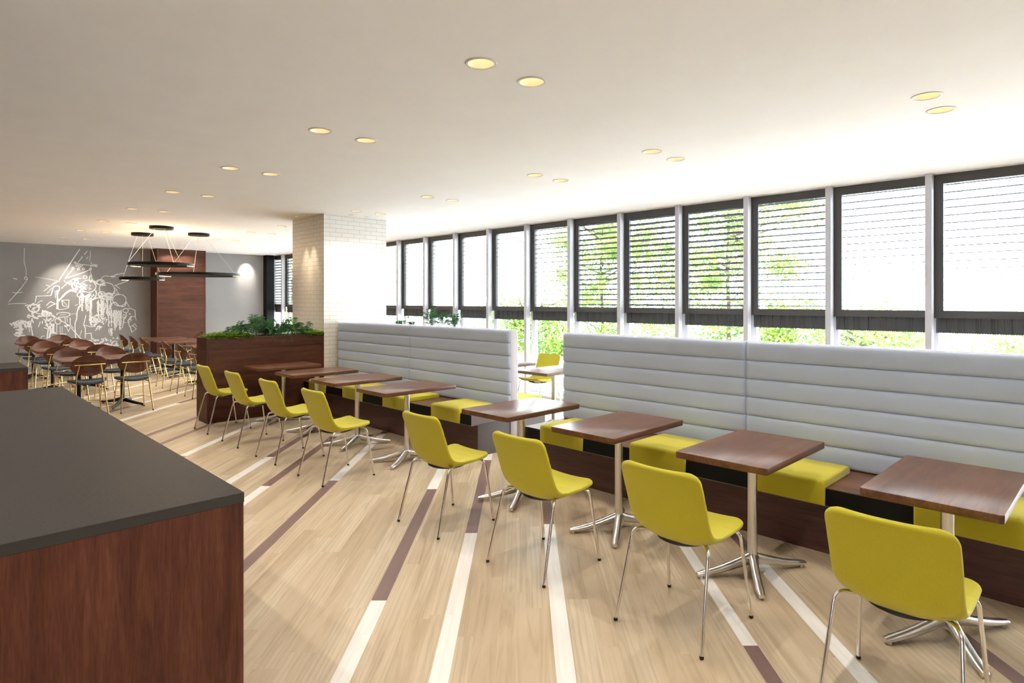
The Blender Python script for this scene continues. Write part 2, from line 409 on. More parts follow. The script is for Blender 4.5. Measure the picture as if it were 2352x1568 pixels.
# left wall (beside and behind the camera) with narrow unseen windows added for fill daylight
b = MB(); FILL_WIN = [(-2.9, -2.5), (.2, .55), (3.3, 3.65)]; WZ0, WZ1 = .9, 2.4
ys = [YB-.1] + [q for w_ in FILL_WIN for q in w_] + [YF+.1]
for i in range(0, len(ys), 2): b.box(XL-0.12, XL, ys[i], ys[i+1], 0, ZC+.14)
for a, c in FILL_WIN: b.box(XL-0.12, XL, a, c, 0, WZ0); b.box(XL-0.12, XL, a, c, WZ1, ZC+.14)
struct(b.build('wall_left', M['wall_white'], smooth=0))
for i, (a, c) in enumerate(FILL_WIN):
    b = MB()
    for y0, y1, z0, z1 in ((a, a+.05, WZ0, WZ1), (c-.05, c, WZ0, WZ1), (a+.05, c-.05, WZ0, WZ0+.05), (a+.05, c-.05, WZ1-.05, WZ1)): b.box(XL-.09, XL-.03, y0, y1, z0, z1)
    f = struct(b.build('window_%d' % (30+i), M['white_alu'], smooth=0)); MB().box(XL-.064, XL-.058, a+.05, c-.05, WZ0+.05, WZ1-.05).build('glass', M['glass'], f, smooth=0)  # frame and glass of the windows added for fill
b = MB(); b.box(XL, XM+0.35, YB-0.12, YB, 0, ZC+.14); struct(b.build('wall_back', M['wall_white'], smooth=0))
b = MB(); b.box(7.1, XM, 17.36, YF, 0, ZC); struct(b.build('trim_2', M['black'], smooth=0))

# brick column
b = MB(); b.box(4.31, 5.38, 8.475, 9.53, 0, ZC); struct(b.build('column', M['brick'], smooth=0))
# wood clad pier on the far wall
def pier():
    o = struct(MB().box(4.29, 5.36, 17.04, YF, 0, ZC).build('pillar', M['panel_x'], smooth=0))
    b = MB(); b.box(4.262, 4.29, 17.03, YF, 0, ZC); b.box(5.36, 5.385, 17.03, YF, 0, ZC); b.build('edge_board', M['panel_z'], o, smooth=0)
pier()

# ------------------------------------------------------------------ windows and blinds
def windows():
    k0, k1 = -5, 17
    frame = shade = None
    for k in range(k0, k1):
        ya = 1.466 + PITCH*k                      # centre of this bay's near mullion
        yb = ya + PITCH
        loc = (0, ya, 0)
        if frame is None:
            b = MB()
            b.box(XM, XM+0.09, -0.03, 0.03, 0.02, ZC, 0.004)                 # mullion
            b.box(XM+0.2, XM+0.26, -0.03, 0.05, 0.0, ZC); b.box(XM+0.2, XM+0.26, PITCH-.05, PITCH-.03, 0.0, ZC)
            b.box(XM+0.2, XM+0.26, .05, PITCH-.05, 0.0, 0.07); b.box(XM+0.2, XM+0.26, .05, PITCH-.05, ZC-.05, ZC)
            b.box(XM+0.0, XM+0.26, -0.03, PITCH-.03, 0.0, 0.045)
            frame = b.build('window_1', M['white_alu'], smooth=0); struct(frame); frame.location = loc
            MB().box(XM+0.226, XM+0.232, .05, PITCH-.05, .07, ZC-.05).build('glass', M['glass'], frame, smooth=0)
            shade = thing('venetian_blind', 'x', 'blind', loc, 0, 'blinds along the window wall')
            MB().box(XM+0.09, XM+0.118, -0.028, 0.034, 1.41, ZC-.002).build('side_channel', M['grey_alu'], shade, smooth=0)
            b = MB()
            b.box(XM+0.12, XM+0.17, 0.0, PITCH-.001, 2.795, ZC-.002); b.box(XM+0.12, XM+0.17, 0.0, PITCH-.001, 1.42, 1.497)
            b.box(XM+0.12, XM+0.17, 0.0, 0.05, 1.497, 2.795); b.box(XM+0.12, XM+0.17, PITCH-.105, PITCH-.001, 1.497, 2.795)
            b.build('blind_frame', M['dark_alu'], shade, smooth=0)
            # pleated fabric valance under the rail
            P = [[], []]
            for i in range(121):
                y = 0.036 + (PITCH-.072)*i/120; x = XM+0.145 + 0.005*math.sin(i*1.9)*(.6+.4*math.sin(i*.37))
                P[0].append((x, y, 1.424)); P[1].append((x+0.004*math.sin(i*.9), y, 1.268+0.004*math.sin(i*2.3)))
            b = MB(); b.grid(P)
            bmesh.ops.solidify(b.bm, geom=b.bm.faces[:], thickness=0.006)
            b.build('valance', M['dark_alu'], shade)
            fr, sh = frame, shade
        else:
            fr = dup(frame, loc); fr.name = 'window_%d' % (k-k0+1); sh = dup(shade, loc)
        sh['label'] = None; del sh['label']
        # slats: tilt per bay, flattened to imitate glare washing them out
        tilt = {0: 3, 1: 3, -1: 3}.get(k, 2)
        vis = {-1: 3, 0: 4, 1: 12, 2: 22, 3: 24, 4: 20, 5: 8}.get(k, 5 if k < 11 else 22)
        t = math.radians(vis); b = MB(); n = 17; w = 0.030
        for i in range(n):
            z = 1.535 + (2.78-1.535)*i/(n-1)
            P = []
            for sgn in (-1, 0, 1):
                x = XM+0.147 + sgn*w*math.cos(t); zz = z - sgn*w*math.sin(t) + (0.003 if sgn == 0 else 0)
                P.append([(x, 0.052, zz), (x, PITCH-.107, zz)])
            b.grid(P)
        bmesh.ops.solidify(b.bm, geom=b.bm.faces[:], thickness=0.0016)
        b.build('slats', M['slat'], sh)
        # ladder cords
        b = MB()
        for y in (0.17, PITCH-.22): b.tube([(XM+0.147, y, 1.49), (XM+0.147, y, 2.80)], 0.0016, 5)
        b.build('ladder_cord', M['dark_alu'], sh)
        n_from = k + 1
        if k < -1: sh['label'] = 'dark window blind on the near bays beside the camera'
        else:
            ords = ['first', 'second', 'third', 'fourth', 'fifth', 'sixth', 'seventh', 'eighth', 'ninth', 'tenth', 'eleventh', 'twelfth', 'thirteenth', 'fourteenth', 'fifteenth', 'sixteenth', 'seventeenth', 'eighteenth']
            sh['label'] = 'dark framed slatted blind, %s bay from the right edge of the photo' % ords[n_from]
windows()

# ------------------------------------------------------------------ yellow upholstered chairs
def chair_shell():
    prof = smoothpath([(-.236, .812), (-.222, .770), (-.200, .712), (-.170, .628), (-.147, .560), (-.122, .512), (-.083, .482), (-.03, .470), (.06, .466), (.15, .470), (.205, .478), (.243, .486)], 3)
    Ls = [0.0]
    for a, b_ in zip(prof, prof[1:]): Ls.append(Ls[-1]+(V((b_[0], 0, b_[1]))-V((a[0], 0, a[1]))).length)
    Lt = Ls[-1]; nv = 14; T = 0.030
    top, bot = [], []
    us = []
    n_u = 46
    for i in range(n_u+1):
        f = i/n_u
        us.append(Lt*(0.5-0.5*math.cos(PI*f))*0.35 + Lt*f*0.65)
    def at(u):
        for i in range(len(Ls)-1):
            if u <= Ls[i+1]+1e-9:
                t = (u-Ls[i])/(Ls[i+1]-Ls[i]); a, b_ = V((prof[i][0], 0, prof[i][1])), V((prof[i+1][0], 0, prof[i+1][1]))
                return a.lerp(b_, t), (b_-a).normalized()
        return V((prof[-1][0], 0, prof[-1][1])), V((1, 0, 0))
    seams = [Lt*.10, Lt*.20, Lt*.34, Lt*.63, Lt*.80]
    for u in us:
        c, d = at(u); d2 = (at(min(u+.02, Lt))[0]-at(max(u-.02, 0))[0]).normalized()
        nrm = V((-d2.z, 0, d2.x))                  # points to the sitter's side
        f = u/Lt
        W = 0.222 - 0.004*abs(f-.2)
        R = 0.055
        e = min(u, Lt-u); w = W if e >= R else W-R+math.sqrt(max(0, R*R-(R-e)**2))
        dish = 0.016 + 0.038*math.exp(-((f-.56)/.16)**2) - 0.004*f
        rt, rb = [], []
        for j in range(nv+1):
            s = -1+2*j/nv; s2 = math.sin(s*PI/2)*.35 + s*.65
            y = s2*w
            off = -dish*(1-abs(s2)**2.2)
            rim = min(1.0, math.sqrt(max(0, 1-abs(s2)**10)) + 0.58)
            th = T*0.5*rim*(0.78 if (u < 1e-6 or u > Lt-1e-6) else 1)
            g = sum(math.exp(-((u-q)/.005)**2) for q in seams)*0.004
            p = c + nrm*off + V((0, y, 0))
            rt.append(p + nrm*(th-g)); rb.append(p - nrm*th)
        top.append(rt); bot.append(rb)
    b = MB(); a = b.grid(top); c = b.grid(bot)
    nu = len(a)
    for i in range(nu-1):
        b.bm.faces.new((a[i][0], a[i+1][0], c[i+1][0], c[i][0])); b.bm.faces.new((a[i][-1], c[i][-1], c[i+1][-1], a[i+1][-1]))
    for j in range(nv):
        b.bm.faces.new((a[0][j], c[0][j], c[0][j+1], a[0][j+1])); b.bm.faces.new((a[-1][j], a[-1][j+1], c[-1][j+1], c[-1][j]))
    return b
def make_chair():
    t = thing('upholstered_chair', 'x', 'chair')
    o = chair_shell().build('seat_shell', M['yellow'], t, smooth=60)
    md = o.modifiers.new('soft', 'SUBSURF'); md.levels = 1; md.render_levels = 1
    b = MB()
    prof = [(0, .396), (.07, .399), (.115, .408), (.135, .420), (.13, .432), (0, .434)]
    b.lathe(prof, 28)
    for v in b.bm.verts: v.co.x = v.co.x*1.12+.02; v.co.y *= 1.05; v.co.z += max(0, v.co.x)*.06
    b.build('under_pan', M['black_plastic'], t)
    for sx, sy in ((1, 1), (1, -1), (-1, 1), (-1, -1)):
        foot = (sx*.25+(.0 if sx > 0 else 0), sy*.235, .012)
        knee = (.185 if sx > 0 else -.136, sy*.207, .448)
        inn = (.155, sy*.06, .440) if sx > 0 else (-.035, sy*.130, .426)
        pts = fillet([foot, knee, inn], [.045], 7)
        leg = MB().tube(pts, .0085, 12).build('leg', M['chrome'], t, smooth=60)
        MB().lathe([(0, 0), (.007, 0), (.010, .004), (.010, .012), (.0088, .016), (0, .016)], 12, (foot[0], foot[1])).build('foot_cap', M['black_plastic'], leg, smooth=60)
    return t
TY = [0.624, 1.583, 2.545, 3.508, 5.135, 6.100, 7.062, 8.020]
ORD = ['nearest to the camera', 'second from the camera', 'third from the camera', 'fourth from the camera', 'fifth from the camera', 'sixth from the camera', 'seventh from the camera', 'farthest from the camera, in front of the wooden planter']
CH = [0.629, 1.592, 2.553, 3.520, 5.146, 6.112, 7.079, 8.035]
chair0 = make_chair()
for i, y in enumerate(CH):
    o = chair0 if i == 0 else dup(chair0, (0, 0, 0))
    o.location = (2.737, y, 0)
    tag(o, 'yellow fabric chair in the aisle row, %s' % ORD[i].replace(', in front of the wooden planter', ', by the planter'), 'chair', 'yellow chairs in the aisle row')
XS = 4.595                                        # plane the two-sided seating is mirrored about
dup(chair0, (2*XS-2.737, 6.112, 0), PI, 'yellow chair facing us by the window, seen between the two grey seat backs', 'yellow chairs on the window side')
dup(chair0, (2*XS-2.737, 5.146, 0), PI, 'yellow fabric chair by the window, mostly hidden behind the near grey seat back', 'yellow chairs on the window side')

# ------------------------------------------------------------------ pedestal tables
def foot_mb(dx, dy, z0=0.070, w=0.027):
    b = MB(); n = 9; rings = []
    L_ = math.hypot(dx, dy); ux, uy = dx/L_, dy/L_; px, py = -uy, ux
    for i in range(n):
        f = i/(n-1); r = 0.02 + (L_-0.02)*f
        zt = 0.078*(1-f)**1.6 + 0.040; zb = max(0.012, 0.05*(1-f)**1.3) if f < .85 else 0.012
        ww = w*(1-0.10*f) if i < n-1 else w*.62
        if i == n-1: zt = 0.034; zb = 0.014; r = L_
        ring = []
        for k in range(10):
            a = 2*PI*k/10; ca, sa = math.cos(a), math.sin(a)
            ring.append(b.bm.verts.new((ux*r+px*ww*ca, uy*r+py*ww*ca, (zt+zb)/2 + (zt-zb)/2*sa)))
        rings.append(ring)
    for a, c in zip(rings, rings[1:]):
        for k in range(10): b.bm.faces.new((a[k], a[(k+1) % 10], c[(k+1) % 10], c[k]))
    b.bm.faces.new(rings[0][::-1]); b.bm.faces.new(rings[-1])
    return b, (ux*(L_-.028), uy*(L_-.028))
def make_table(name, cat, lx, ly, zt, mtop, mmet, dx, dy, group):
    t = thing(name, 'x', cat, group=group)
    th = 0.036
    MB().prism(rrect(-lx/2, lx/2, -ly/2, ly/2, .016), zt-th, zt, .002).build('table_top', mtop, t)
    b = MB(); b.prism(rrect(-.16, .16, -.03, .03, .01), zt-th-.008, zt-th); b.prism(rrect(-.03, .03, -.16, .16, .01), zt-th-.008, zt-th-.0005); b.build('mounting_plate', mmet, t)
    MB().lathe([(0, .10), (.0275, .10), (.0275, zt-th-.008), (0, zt-th-.008)], 28).build('post', mmet, t)
    MB().lathe([(0, .04), (.036, .04), (.039, .07), (.036, .098), (.029, .108), (0, .108)], 24).build('hub', mmet, t)
    for sx, sy in ((1, 1), (1, -1), (-1, 1), (-1, -1)):
        b, tip = foot_mb(sx*dx, sy*dy); f = b.build('foot', mmet, t, smooth=60)
        MB().lathe([(0, 0), (.012, 0), (.012, .016), (0, .016)], 10, tip).build('glide', mmet, f)
    return t
tab0 = make_table('cafe_table', 'table', .84, .53, .74, M['top_x'], M['satin'], .305, .19, 'walnut tables in front of the long bench')
for i, y in enumerate(TY):
    o = tab0 if i == 0 else dup(tab0, (0, 0, 0))
    o.location = (3.5, y, 0)
    o['label'] = 'walnut pedestal table on the aisle side, %s' % ORD[i].replace(', in front of the wooden planter', ', by the planter')
dup(tab0, (2*XS-3.5, 5.135, 0), PI, 'walnut table on the window side, near one seen through the gap in the seat backs', 'walnut tables on the window side')
dup(tab0, (2*XS-3.5, 6.100, 0), PI, 'walnut table on the window side, far one seen through the gap in the seat backs', 'walnut tables on the window side')

# ------------------------------------------------------------------ two-sided upholstered benches
def cushion_module(y0, y1, sgn):
    """six stacked horizontal channels on the panel; sgn -1 faces the aisle"""
    b = MB(); z0, z1, rows = .442, 1.282, 6
    xf = XS + sgn*.047; P = []
    ny = 30; zs = []
    for r in range(rows):
        for k in (0, .02, .06, .13, .25, .4, .6, .75, .87, .94, .98, 1.0): zs.append((r, k))
    ys = [0.5-0.5*math.cos(PI*i/ny) for i in range(ny+1)]
    for r, f in zs:
        z = z0 + (z1-z0)*(r+f)/rows
        bul = (max(0.0, 1-abs(2*f-1)**5))**.6
        if r == rows-1 and f > .5: bul = math.sqrt(max(0.0, 1-abs(2*f-1)**3.2))
        row = []
        for e in ys:
            dist = min(e, 1-e)*(y1-y0)
            er = 1.0 if dist > .035 else math.sqrt(max(0, 1-(1-dist/.035)**2))
            t = (0.014 + 0.020*bul)*(er if er > 0 else 0)
            t = max(t, 0.0)
            yy = y0 + (y1-y0)*e
            yy += (0.008*(bul-.4))*(1 if e > .5 else -1)*max(0, 1-dist/.05)
            row.append((xf + sgn*t, yy, z))
        P.append(row)
    b.grid(P)
    # top edge and back
    b.grid([P[-1], [(xf, p[1], z1) for p in P[-1]]])
    return b
def make_bench(y0, y1, label):
    ym = (y0+y1)/2
    t = thing('banquette_bench', label, 'bench', (XS, ym, 0), 0, 'two-sided grey benches')
    def put(b, name, mat, sm=35, par=t):
        o = b.build(name, mat, None, smooth=sm)
        for v in o.data.vertices: v.co.x -= XS; v.co.y -= ym
        o.parent = par; return o
    put(MB().box(XS-.046, XS+.046, y0, y1, 0, 1.284, .003), 'back_panel', M['panel_end'])
    for s in (-1, 1):
        bx = sorted((XS+s*.047, XS+s*.505))
        b = MB(); b.box(bx[0], bx[1], y0+.012, y1-.012, 0, .329); put(b, 'plinth', M['panel_y'], 0)
        put(MB().box(bx[0], bx[1], y0+.010, y0+.012, 0, .329), 'plinth_end', M['grey_lam'], 0); put(MB().box(bx[0], bx[1], y1-.012, y1-.010, 0, .329), 'plinth_end', M['grey_lam'], 0)
        sx = sorted((XS+s*.047, XS+s*.600))
        b = MB(); b.box(sx[0], sx[1], y0+.004, y1-.004, .334, .440, .001)
        for ya in (y0+.001, y1-.004): put(MB().box(sx[0], sx[1], ya, ya+.003, .334, .440), 'seat_end', M['mauve'], 0)
        put(b, 'seat_board', M['top_y'], 0)
        fx = sorted((XS+s*.601, XS+s*.604))
        put(MB().box(fx[0], fx[1], y0+.001, y1-.001, .334, .436), 'seat_front', M['black'], 0)
        fx = sorted((XS+s*.50, XS+s*.604))
        put(MB().box(fx[0], fx[1], y0+.0, y1-.0, .327, .3335), 'edge_strip', M['edge'], 0)
        for a, c in ((y0+.004, ym-.002), (ym+.002, y1-.004)):
            put(cushion_module(a, c, s), 'back_cushion', M['vinyl'], 50)
    return t
make_bench(4.725, 8.455, 'long double-sided grey channel-backed bench, the far one ending at the brick column')
make_bench(0.235, 3.967, 'long double-sided grey channel-backed bench, the near one at the right of the photo')

def make_cushion():
    """pad that lies on the seat and folds down over its front edge (aisle side: front at -x)"""
    t = thing('bench_cushion', 'x', 'cushion')
    b = MB(); w = .2435; n = 10
    prof = [(.445, .4415), (.445, .478), (.43, .489), (.30, .491), (.05, .491), (-.02, .490), (-.037, .483), (-.044, .466), (-.045, .44), (-.045, .345), (-.041, .335), (-.032, .332), (-.0255, .337), (-.0235, .345), (-.0235, .440), (-.0235, .4415)]
    rows = []
    for j, y in enumerate((-1, -.985, -.955, -.9, 0, .9, .955, .985, 1)):
        k = {0: .40, 1: .72, 2: .92, 3: 1.0, 4: 1.0}[min(j, 8-j)]
        row = []
        for x, z in prof:
            cx = min(max(x, -.033), .43); cz = .466 if x > -.03 and z > .43 else min(max(z, .345), .45)
            if x <= -.02 and z < .43: cx = -.0335
            row.append((cx+(x-cx)*k, y*w, cz+(z-cz)*k if z > .4425 else z))
        rows.append(row)
    vs = b.grid([r+[r[0]] for r in rows])
    bmesh.ops.remove_doubles(b.bm, verts=b.bm.verts[:], dist=1e-5)
    bnd = [e for e in b.bm.edges if len(e.link_faces) == 1]
    bmesh.ops.holes_fill(b.bm, edges=bnd, sides=0)
    o = b.build('pad', M['yellow'], t, smooth=50)
    return t
cush0 = make_cushion()
for i, y in enumerate(TY):
    o = cush0 if i == 0 else dup(cush0, (0, 0, 0))
    o.location = (4.0127, y, 0.0005)
    tag(o, 'yellow cushion folded over the bench front on the aisle side, %s' % ORD[i].replace(', in front of the wooden planter', ''), 'cushion', 'yellow bench cushions on the aisle side')
o = dup(cush0, (2*XS-4.0127, 5.135, 0.0005), PI, 'yellow bench cushion on the window side, seen just past the end of the far bench', 'yellow bench cushions on the window side')
# ------------------------------------------------------------------ counters
def counter(x0, x1, y0, y1, label):
    t = thing('serving_counter', label, 'counter', ((x0+x1)/2, (y0+y1)/2, 0))
    cx, cy = (x0+x1)/2, (y0+y1)/2
    b = MB(); b.box(x0-cx, x1-cx, y0-cy, y1-cy, .863, .9, .0015)
    o = b.build('worktop', [M['stone'], M['stone_edge']], t, smooth=0)
    for f in o.data.polygons:
        if abs(f.normal.z) < .5: f.material_index = 1
    MB().box(x0-cx, x1-cx-.002, y0-cy+.002, y1-cy-.002, 0, .8625).build('body', M['panel_z'], t, smooth=0)
counter(-1.7, .857, 2.295, 6.152, 'large wood clad counter with dark stone top, at the lower left')
counter(-1.7, .856, 8.19, 8.948, 'smaller wood clad counter with dark stone top, behind the large one at the left edge')

# ------------------------------------------------------------------ planters and plants
def planter(x0, x1, label):
    y0, y1 = 8.462, 8.862
    t = thing('planter_box', label, 'planter', (x0, y0, 0))
    w, d = x1-x0, y1-y0
    b = MB()
    for k, (za, zb) in enumerate(((.05, .486), (.490, .956), (.960, 1.085))):
        b.box(.026, w-.026, .003, .02, za, zb, .001)
        b.box(.0015, .02, .026, d-.026, za, zb, .001)
        b.box(.026, w-.026, d-.02, d-.003, za, zb, .001)
        b.box(w-.02, w-.0015, .026, d-.026, za, zb, .001)
    b.box(.022, w-.022, .022, d-.022, .05, 1.06)
    b.build('panelling', M['panel_x'], t, smooth=0)
    b = MB()
    for xx in (0, w-.025):
        for yy in (0, d-.025): b.box(xx, xx+.025, yy, yy+.025, .05, 1.085)
    b.build('corner_post', M['panel_z'], t, smooth=0)
    b = MB(); b.box(0, w, 0, .03, 1.085, 1.112); b.box(0, w, d-.03, d, 1.085, 1.112); b.box(0, .03, .03, d-.03, 1.085, 1.112); b.box(w-.03, w, .03, d-.03, 1.085, 1.112); b.build('rim', M['panel_x'], t, smooth=0)
    b = MB(); b.box(.02, w-.02, .02, d-.02, 0, .05); b.build('plinth', M['panel_x'], t, smooth=0)
    b = MB(); P = []
    for i in range(25):
        P.append([(.03+(w-.06)*i/24, .03+(d-.06)*j/8, 1.078+random.uniform(-.008, .008)) for j in range(9)])
    b.grid(P); b.build('soil', M['soil'], t)
planter(2.688, 4.306, 'tall wooden planter box with ferns, behind the farthest aisle table')
planter(5.385, 7.05, 'tall wooden planter box with ferns by the windows, hidden behind the far bench')
def fern(name, label, cat, x, y, h, spread, nf, grp, seed):
    rnd = random.Random(seed); b = MB()
    for i in range(nf):
        a = 2*PI*i/nf + rnd.uniform(-.3, .3); el = rnd.uniform(.35, 1.3); ln = rnd.uniform(.7, 1.1)
        R = spread*ln*math.cos(el)*1.25; hh = h*ln*(.35+.65*math.sin(el))
        pts = []; K = 22
        for k in range(K+1):
            f = k/K
            pts.append(V((math.cos(a)*R*f, math.sin(a)*R*f*.55, hh*(math.sin(f*PI*.62)) - (0.16+.5*(1-el/1.4)*h)*f**3)))
        b.tube(pts, [.0020*(1-.7*k/K) for k in range(K+1)], 4, cap=False)
        for k in range(4, K+1):
            p = pts[k]; d = (pts[k]-pts[k-1]).normalized(); side = d.cross(V((0, 0, 1)))
            side = side.normalized() if side.length > .05 else V((1, 0, 0))
            ll = spread*.33*math.sin(PI*(.10+.86*k/K))**.8*rnd.uniform(.85, 1.15)
            for s in (-1, 1):
                tip = p + (side*s + d*.55).normalized()*ll - V((0, 0, ll*rnd.uniform(.15, .5)))
                wv = d*ll*.075; mid = p.lerp(tip, .45)+V((0, 0, ll*.06))
                b.poly([p, mid-wv, tip, mid+wv])
    o = b.build(name, M['fern'], None, smooth=0, recalc=False); o.location = (x, y, 1.083)
    return tag(o, label, cat, grp)
def sedum(label, x, y, lx, ly, n, grp, seed):
    rnd = random.Random(seed); b = MB()
    for i in range(n):
        px, py = rnd.uniform(-lx, lx), rnd.uniform(-ly, ly); z = rnd.uniform(0.015, .085)*(1-.35*(px/lx)**2)
        if rnd.random() < .25: py = -ly-.02*rnd.random(); z = rnd.uniform(-.03, .03)+.02
        a0 = rnd.uniform(0, 6.3); r = rnd.uniform(.013, .023)
        for k in range(5):
            a = a0+k*2*PI/5; c = V((px, py, z)); tip = c+V((math.cos(a)*r, math.sin(a)*r, r*.55)); pr = V((-math.sin(a), math.cos(a), 0))*r*.42
            m = c.lerp(tip, .6)
            b.poly([c, m-pr, tip, m+pr])
        b.tube([(px*.9, max(py, -ly*.8)*.9, .0), (px, py, z)], .0012, 3, cap=False)
    o = b.build('sedum', M['sedum'], None, smooth=0, recalc=False); o.location = (x, y, 1.088)
    return tag(o, label, 'plant', grp)
sedum('low yellow-green sedum over the left end of the wooden planter', 2.99, 8.64, .29, .165, 950, 'ground cover in the aisle planter', 3)
sedum('low yellow-green sedum at the column end of the wooden planter', 4.17, 8.64, .13, .165, 460, 'ground cover in the aisle planter', 4)
FP = [(3.14, 8.68, .28, .27, 13), (3.37, 8.59, .36, .30, 16), (3.55, 8.70, .31, .27, 15), (3.71, 8.58, .30, .28, 15), (3.90, 8.66, .33, .29, 16), (4.07, 8.6, .26, .22, 12)]
FN = ['leftmost fern with arching fronds in the aisle planter', 'tall fern second from the left in the aisle planter', 'fern third from the left in the aisle planter', 'low drooping fern fourth from the left in the aisle planter', 'fern fifth from the left in the aisle planter, before the far windows', 'small fern next to the column in the aisle planter']
for i, (x, y, h, s, n) in enumerate(FP): fern('fern', FN[i], 'plant', x, y, h, s, n, 'ferns in the aisle planter', 20+i)
FP2 = [(5.75, .22, .17), (6.0, .20, .18), (6.42, .36, .24), (6.68, .26, .22), (6.93, .33, .22)]
FN2 = ['leftmost small fern above the far grey seat back by the windows', 'bushy fern second from left above the far seat back', 'tall fern third from left above the far seat back', 'low fern fourth from left above the far seat back', 'tall drooping fern at the right end above the far seat back']
for i, (x, h, s) in enumerate(FP2): fern('fern', FN2[i], 'plant', x, 8.66, h+.10, s*1.15, 13, 'ferns by the windows', 40+i)

# ------------------------------------------------------------------ brass chairs with oval backs
def make_brass_chair():
    t = thing('oval_back_chair', 'x', 'chair')                      # faces +x
    # oval plywood back
    b = MB(); nu, nr = 32, 6; rings = []
    W, Hh, zc = .215, .152, .702
    def pt(uy, uz, off):
        lean = math.radians(12); z = uz*Hh*math.cos(lean); x = -uz*Hh*math.sin(lean) + 0.085*(uy*uy)*(1-.25*uz)
        return V((-.172 + x + off, uy*W, zc + z))
    for off in (0.0, -.010):
        c = b.bm.verts.new(pt(0, 0, off)); rr = []
        for i in range(1, nr+1):
            rr.append([b.bm.verts.new(pt(i/nr*math.cos(2*PI*k/nu), i/nr*math.sin(2*PI*k/nu), off)) for k in range(nu)])
        for k in range(nu): b.bm.faces.new((c, rr[0][k], rr[0][(k+1) % nu]))
        for a, d in zip(rr, rr[1:]):
            for k in range(nu): b.bm.faces.new((a[k], a[(k+1) % nu], d[(k+1) % nu], d[k]))
        rings.append(rr[-1])
    for k in range(nu): b.bm.faces.new((rings[0][k], rings[0][(k+1) % nu], rings[1][(k+1) % nu], rings[1][k]))
    o = b.build('backrest', M['oval'], t, smooth=45)
    # padded seat
    b = MB(); prof = [(0, .432), (.6, .432), (.92, .438), (1.0, .455), (.96, .474), (.8, .483), (0, .484)]
    b.lathe(prof, 36)
    for v in b.bm.verts:
        r = math.hypot(v.co.x, v.co.y); v.co.z += .018*(v.co.y)**2*1.0
        v.co.x *= .215; v.co.y *= .235; v.co.x += .0
    for v in b.bm.verts: v.co.z += .25*v.co.y**2
    b.build('seat', M['navy'], t, smooth=50)
    for s in (-1, 1):
        rear = fillet([(-.247, s*.20, .012), (-.168, s*.150, .555), (-.198, s*.122, .716)], [.02], 4)
        r = MB().tube(rear, .0085, 10).build('leg', M['brass'], t, smooth=60)
        MB().lathe([(0, 0), (.010, 0), (.010, .018), (0, .018)], 10, (-.247, s*.20)).build('foot_cap', M['black_plastic'], r)
        front = fillet([(.25, s*.20, .012), (.165, s*.165, .424), (-.178, s*.158, .424)], [.05], 5)
        r = MB().tube(front, .0085, 10).build('leg', M['brass'], t, smooth=60)
        MB().lathe([(0, 0), (.010, 0), (.010, .018), (0, .018)], 10, (.25, s*.20)).build('foot_cap', M['black_plastic'], r)
    b = MB(); b.tube(smoothpath([(-.186, -.176, .716), (-.205, 0, .716), (-.186, .176, .716)], 8), .0085, 10); b.build('back_rail', M['brass'], t, smooth=60)
    b = MB(); b.tube([(.208, -.183, .21), (-.217, .181, .21)], .004, 8); b.tube([(.208, .183, .205), (-.217, -.181, .205)], .004, 8); b.build('cross_brace', M['brass'], t, smooth=60)
    return t
oc0 = make_brass_chair(); used = []
def place_oc(x, y, rz, label, grp):
    o = oc0 if not used else dup(oc0, (0, 0, 0)); used.append(1)
    o.location = (x, y, 0); o.rotation_euler = (0, 0, rz); tag(o, label, 'chair', grp)
dt0 = make_table('dining_table', 'table', .53, .90, .74, M['top_y'], M['black_metal'], .20, .37, 'walnut dining tables with black bases')
CX = [1.74, 2.29]; RY = [11.03, 13.44, 15.86]
RN = ['front', 'middle', 'back']; CN = ['left', 'right']
first = True
for ci, x in enumerate(CX):
    for ri, y in enumerate(RY):
        o = dt0 if first else dup(dt0, (0, 0, 0)); first = False
        o.location = (x, y, 0); o['label'] = 'walnut dining table on black cross base, %s of the %s column before the mural' % (RN[ri], CN[ci])
        place_oc(x-.01, y-.68, PI/2, 'brass oval chair, back toward us, at the %s table of the %s column' % (RN[ri], CN[ci]), 'oval back chairs before the mural')
        place_oc(x, y+.68, -PI/2, 'brass oval chair facing us behind the %s table of the %s column' % (RN[ri], CN[ci]), 'oval back chairs before the mural')
RG = [15.95, 15.08, 14.24, 12.70, 11.82, 11.00, 10.12]
RNM = ['farthest', 'second farthest', 'third farthest', 'fourth farthest', 'fifth farthest', 'sixth farthest, nearest visible', 'nearest, behind the planter']
for i, y in enumerate(RG):
    o = dup(dt0, (4.1, y, 0), PI/2, 'walnut dining table with black base, %s in the row by the pier' % RNM[i])
    place_oc(3.462, y, 0, 'brass oval chair seen from its side, %s in its row' % RNM[i], 'oval back chairs left of the planter')
place_oc(4.76, 15.95, PI, 'brass oval back chair before the wooden pier, peeking out behind the planter', 'oval back chairs before the pier')

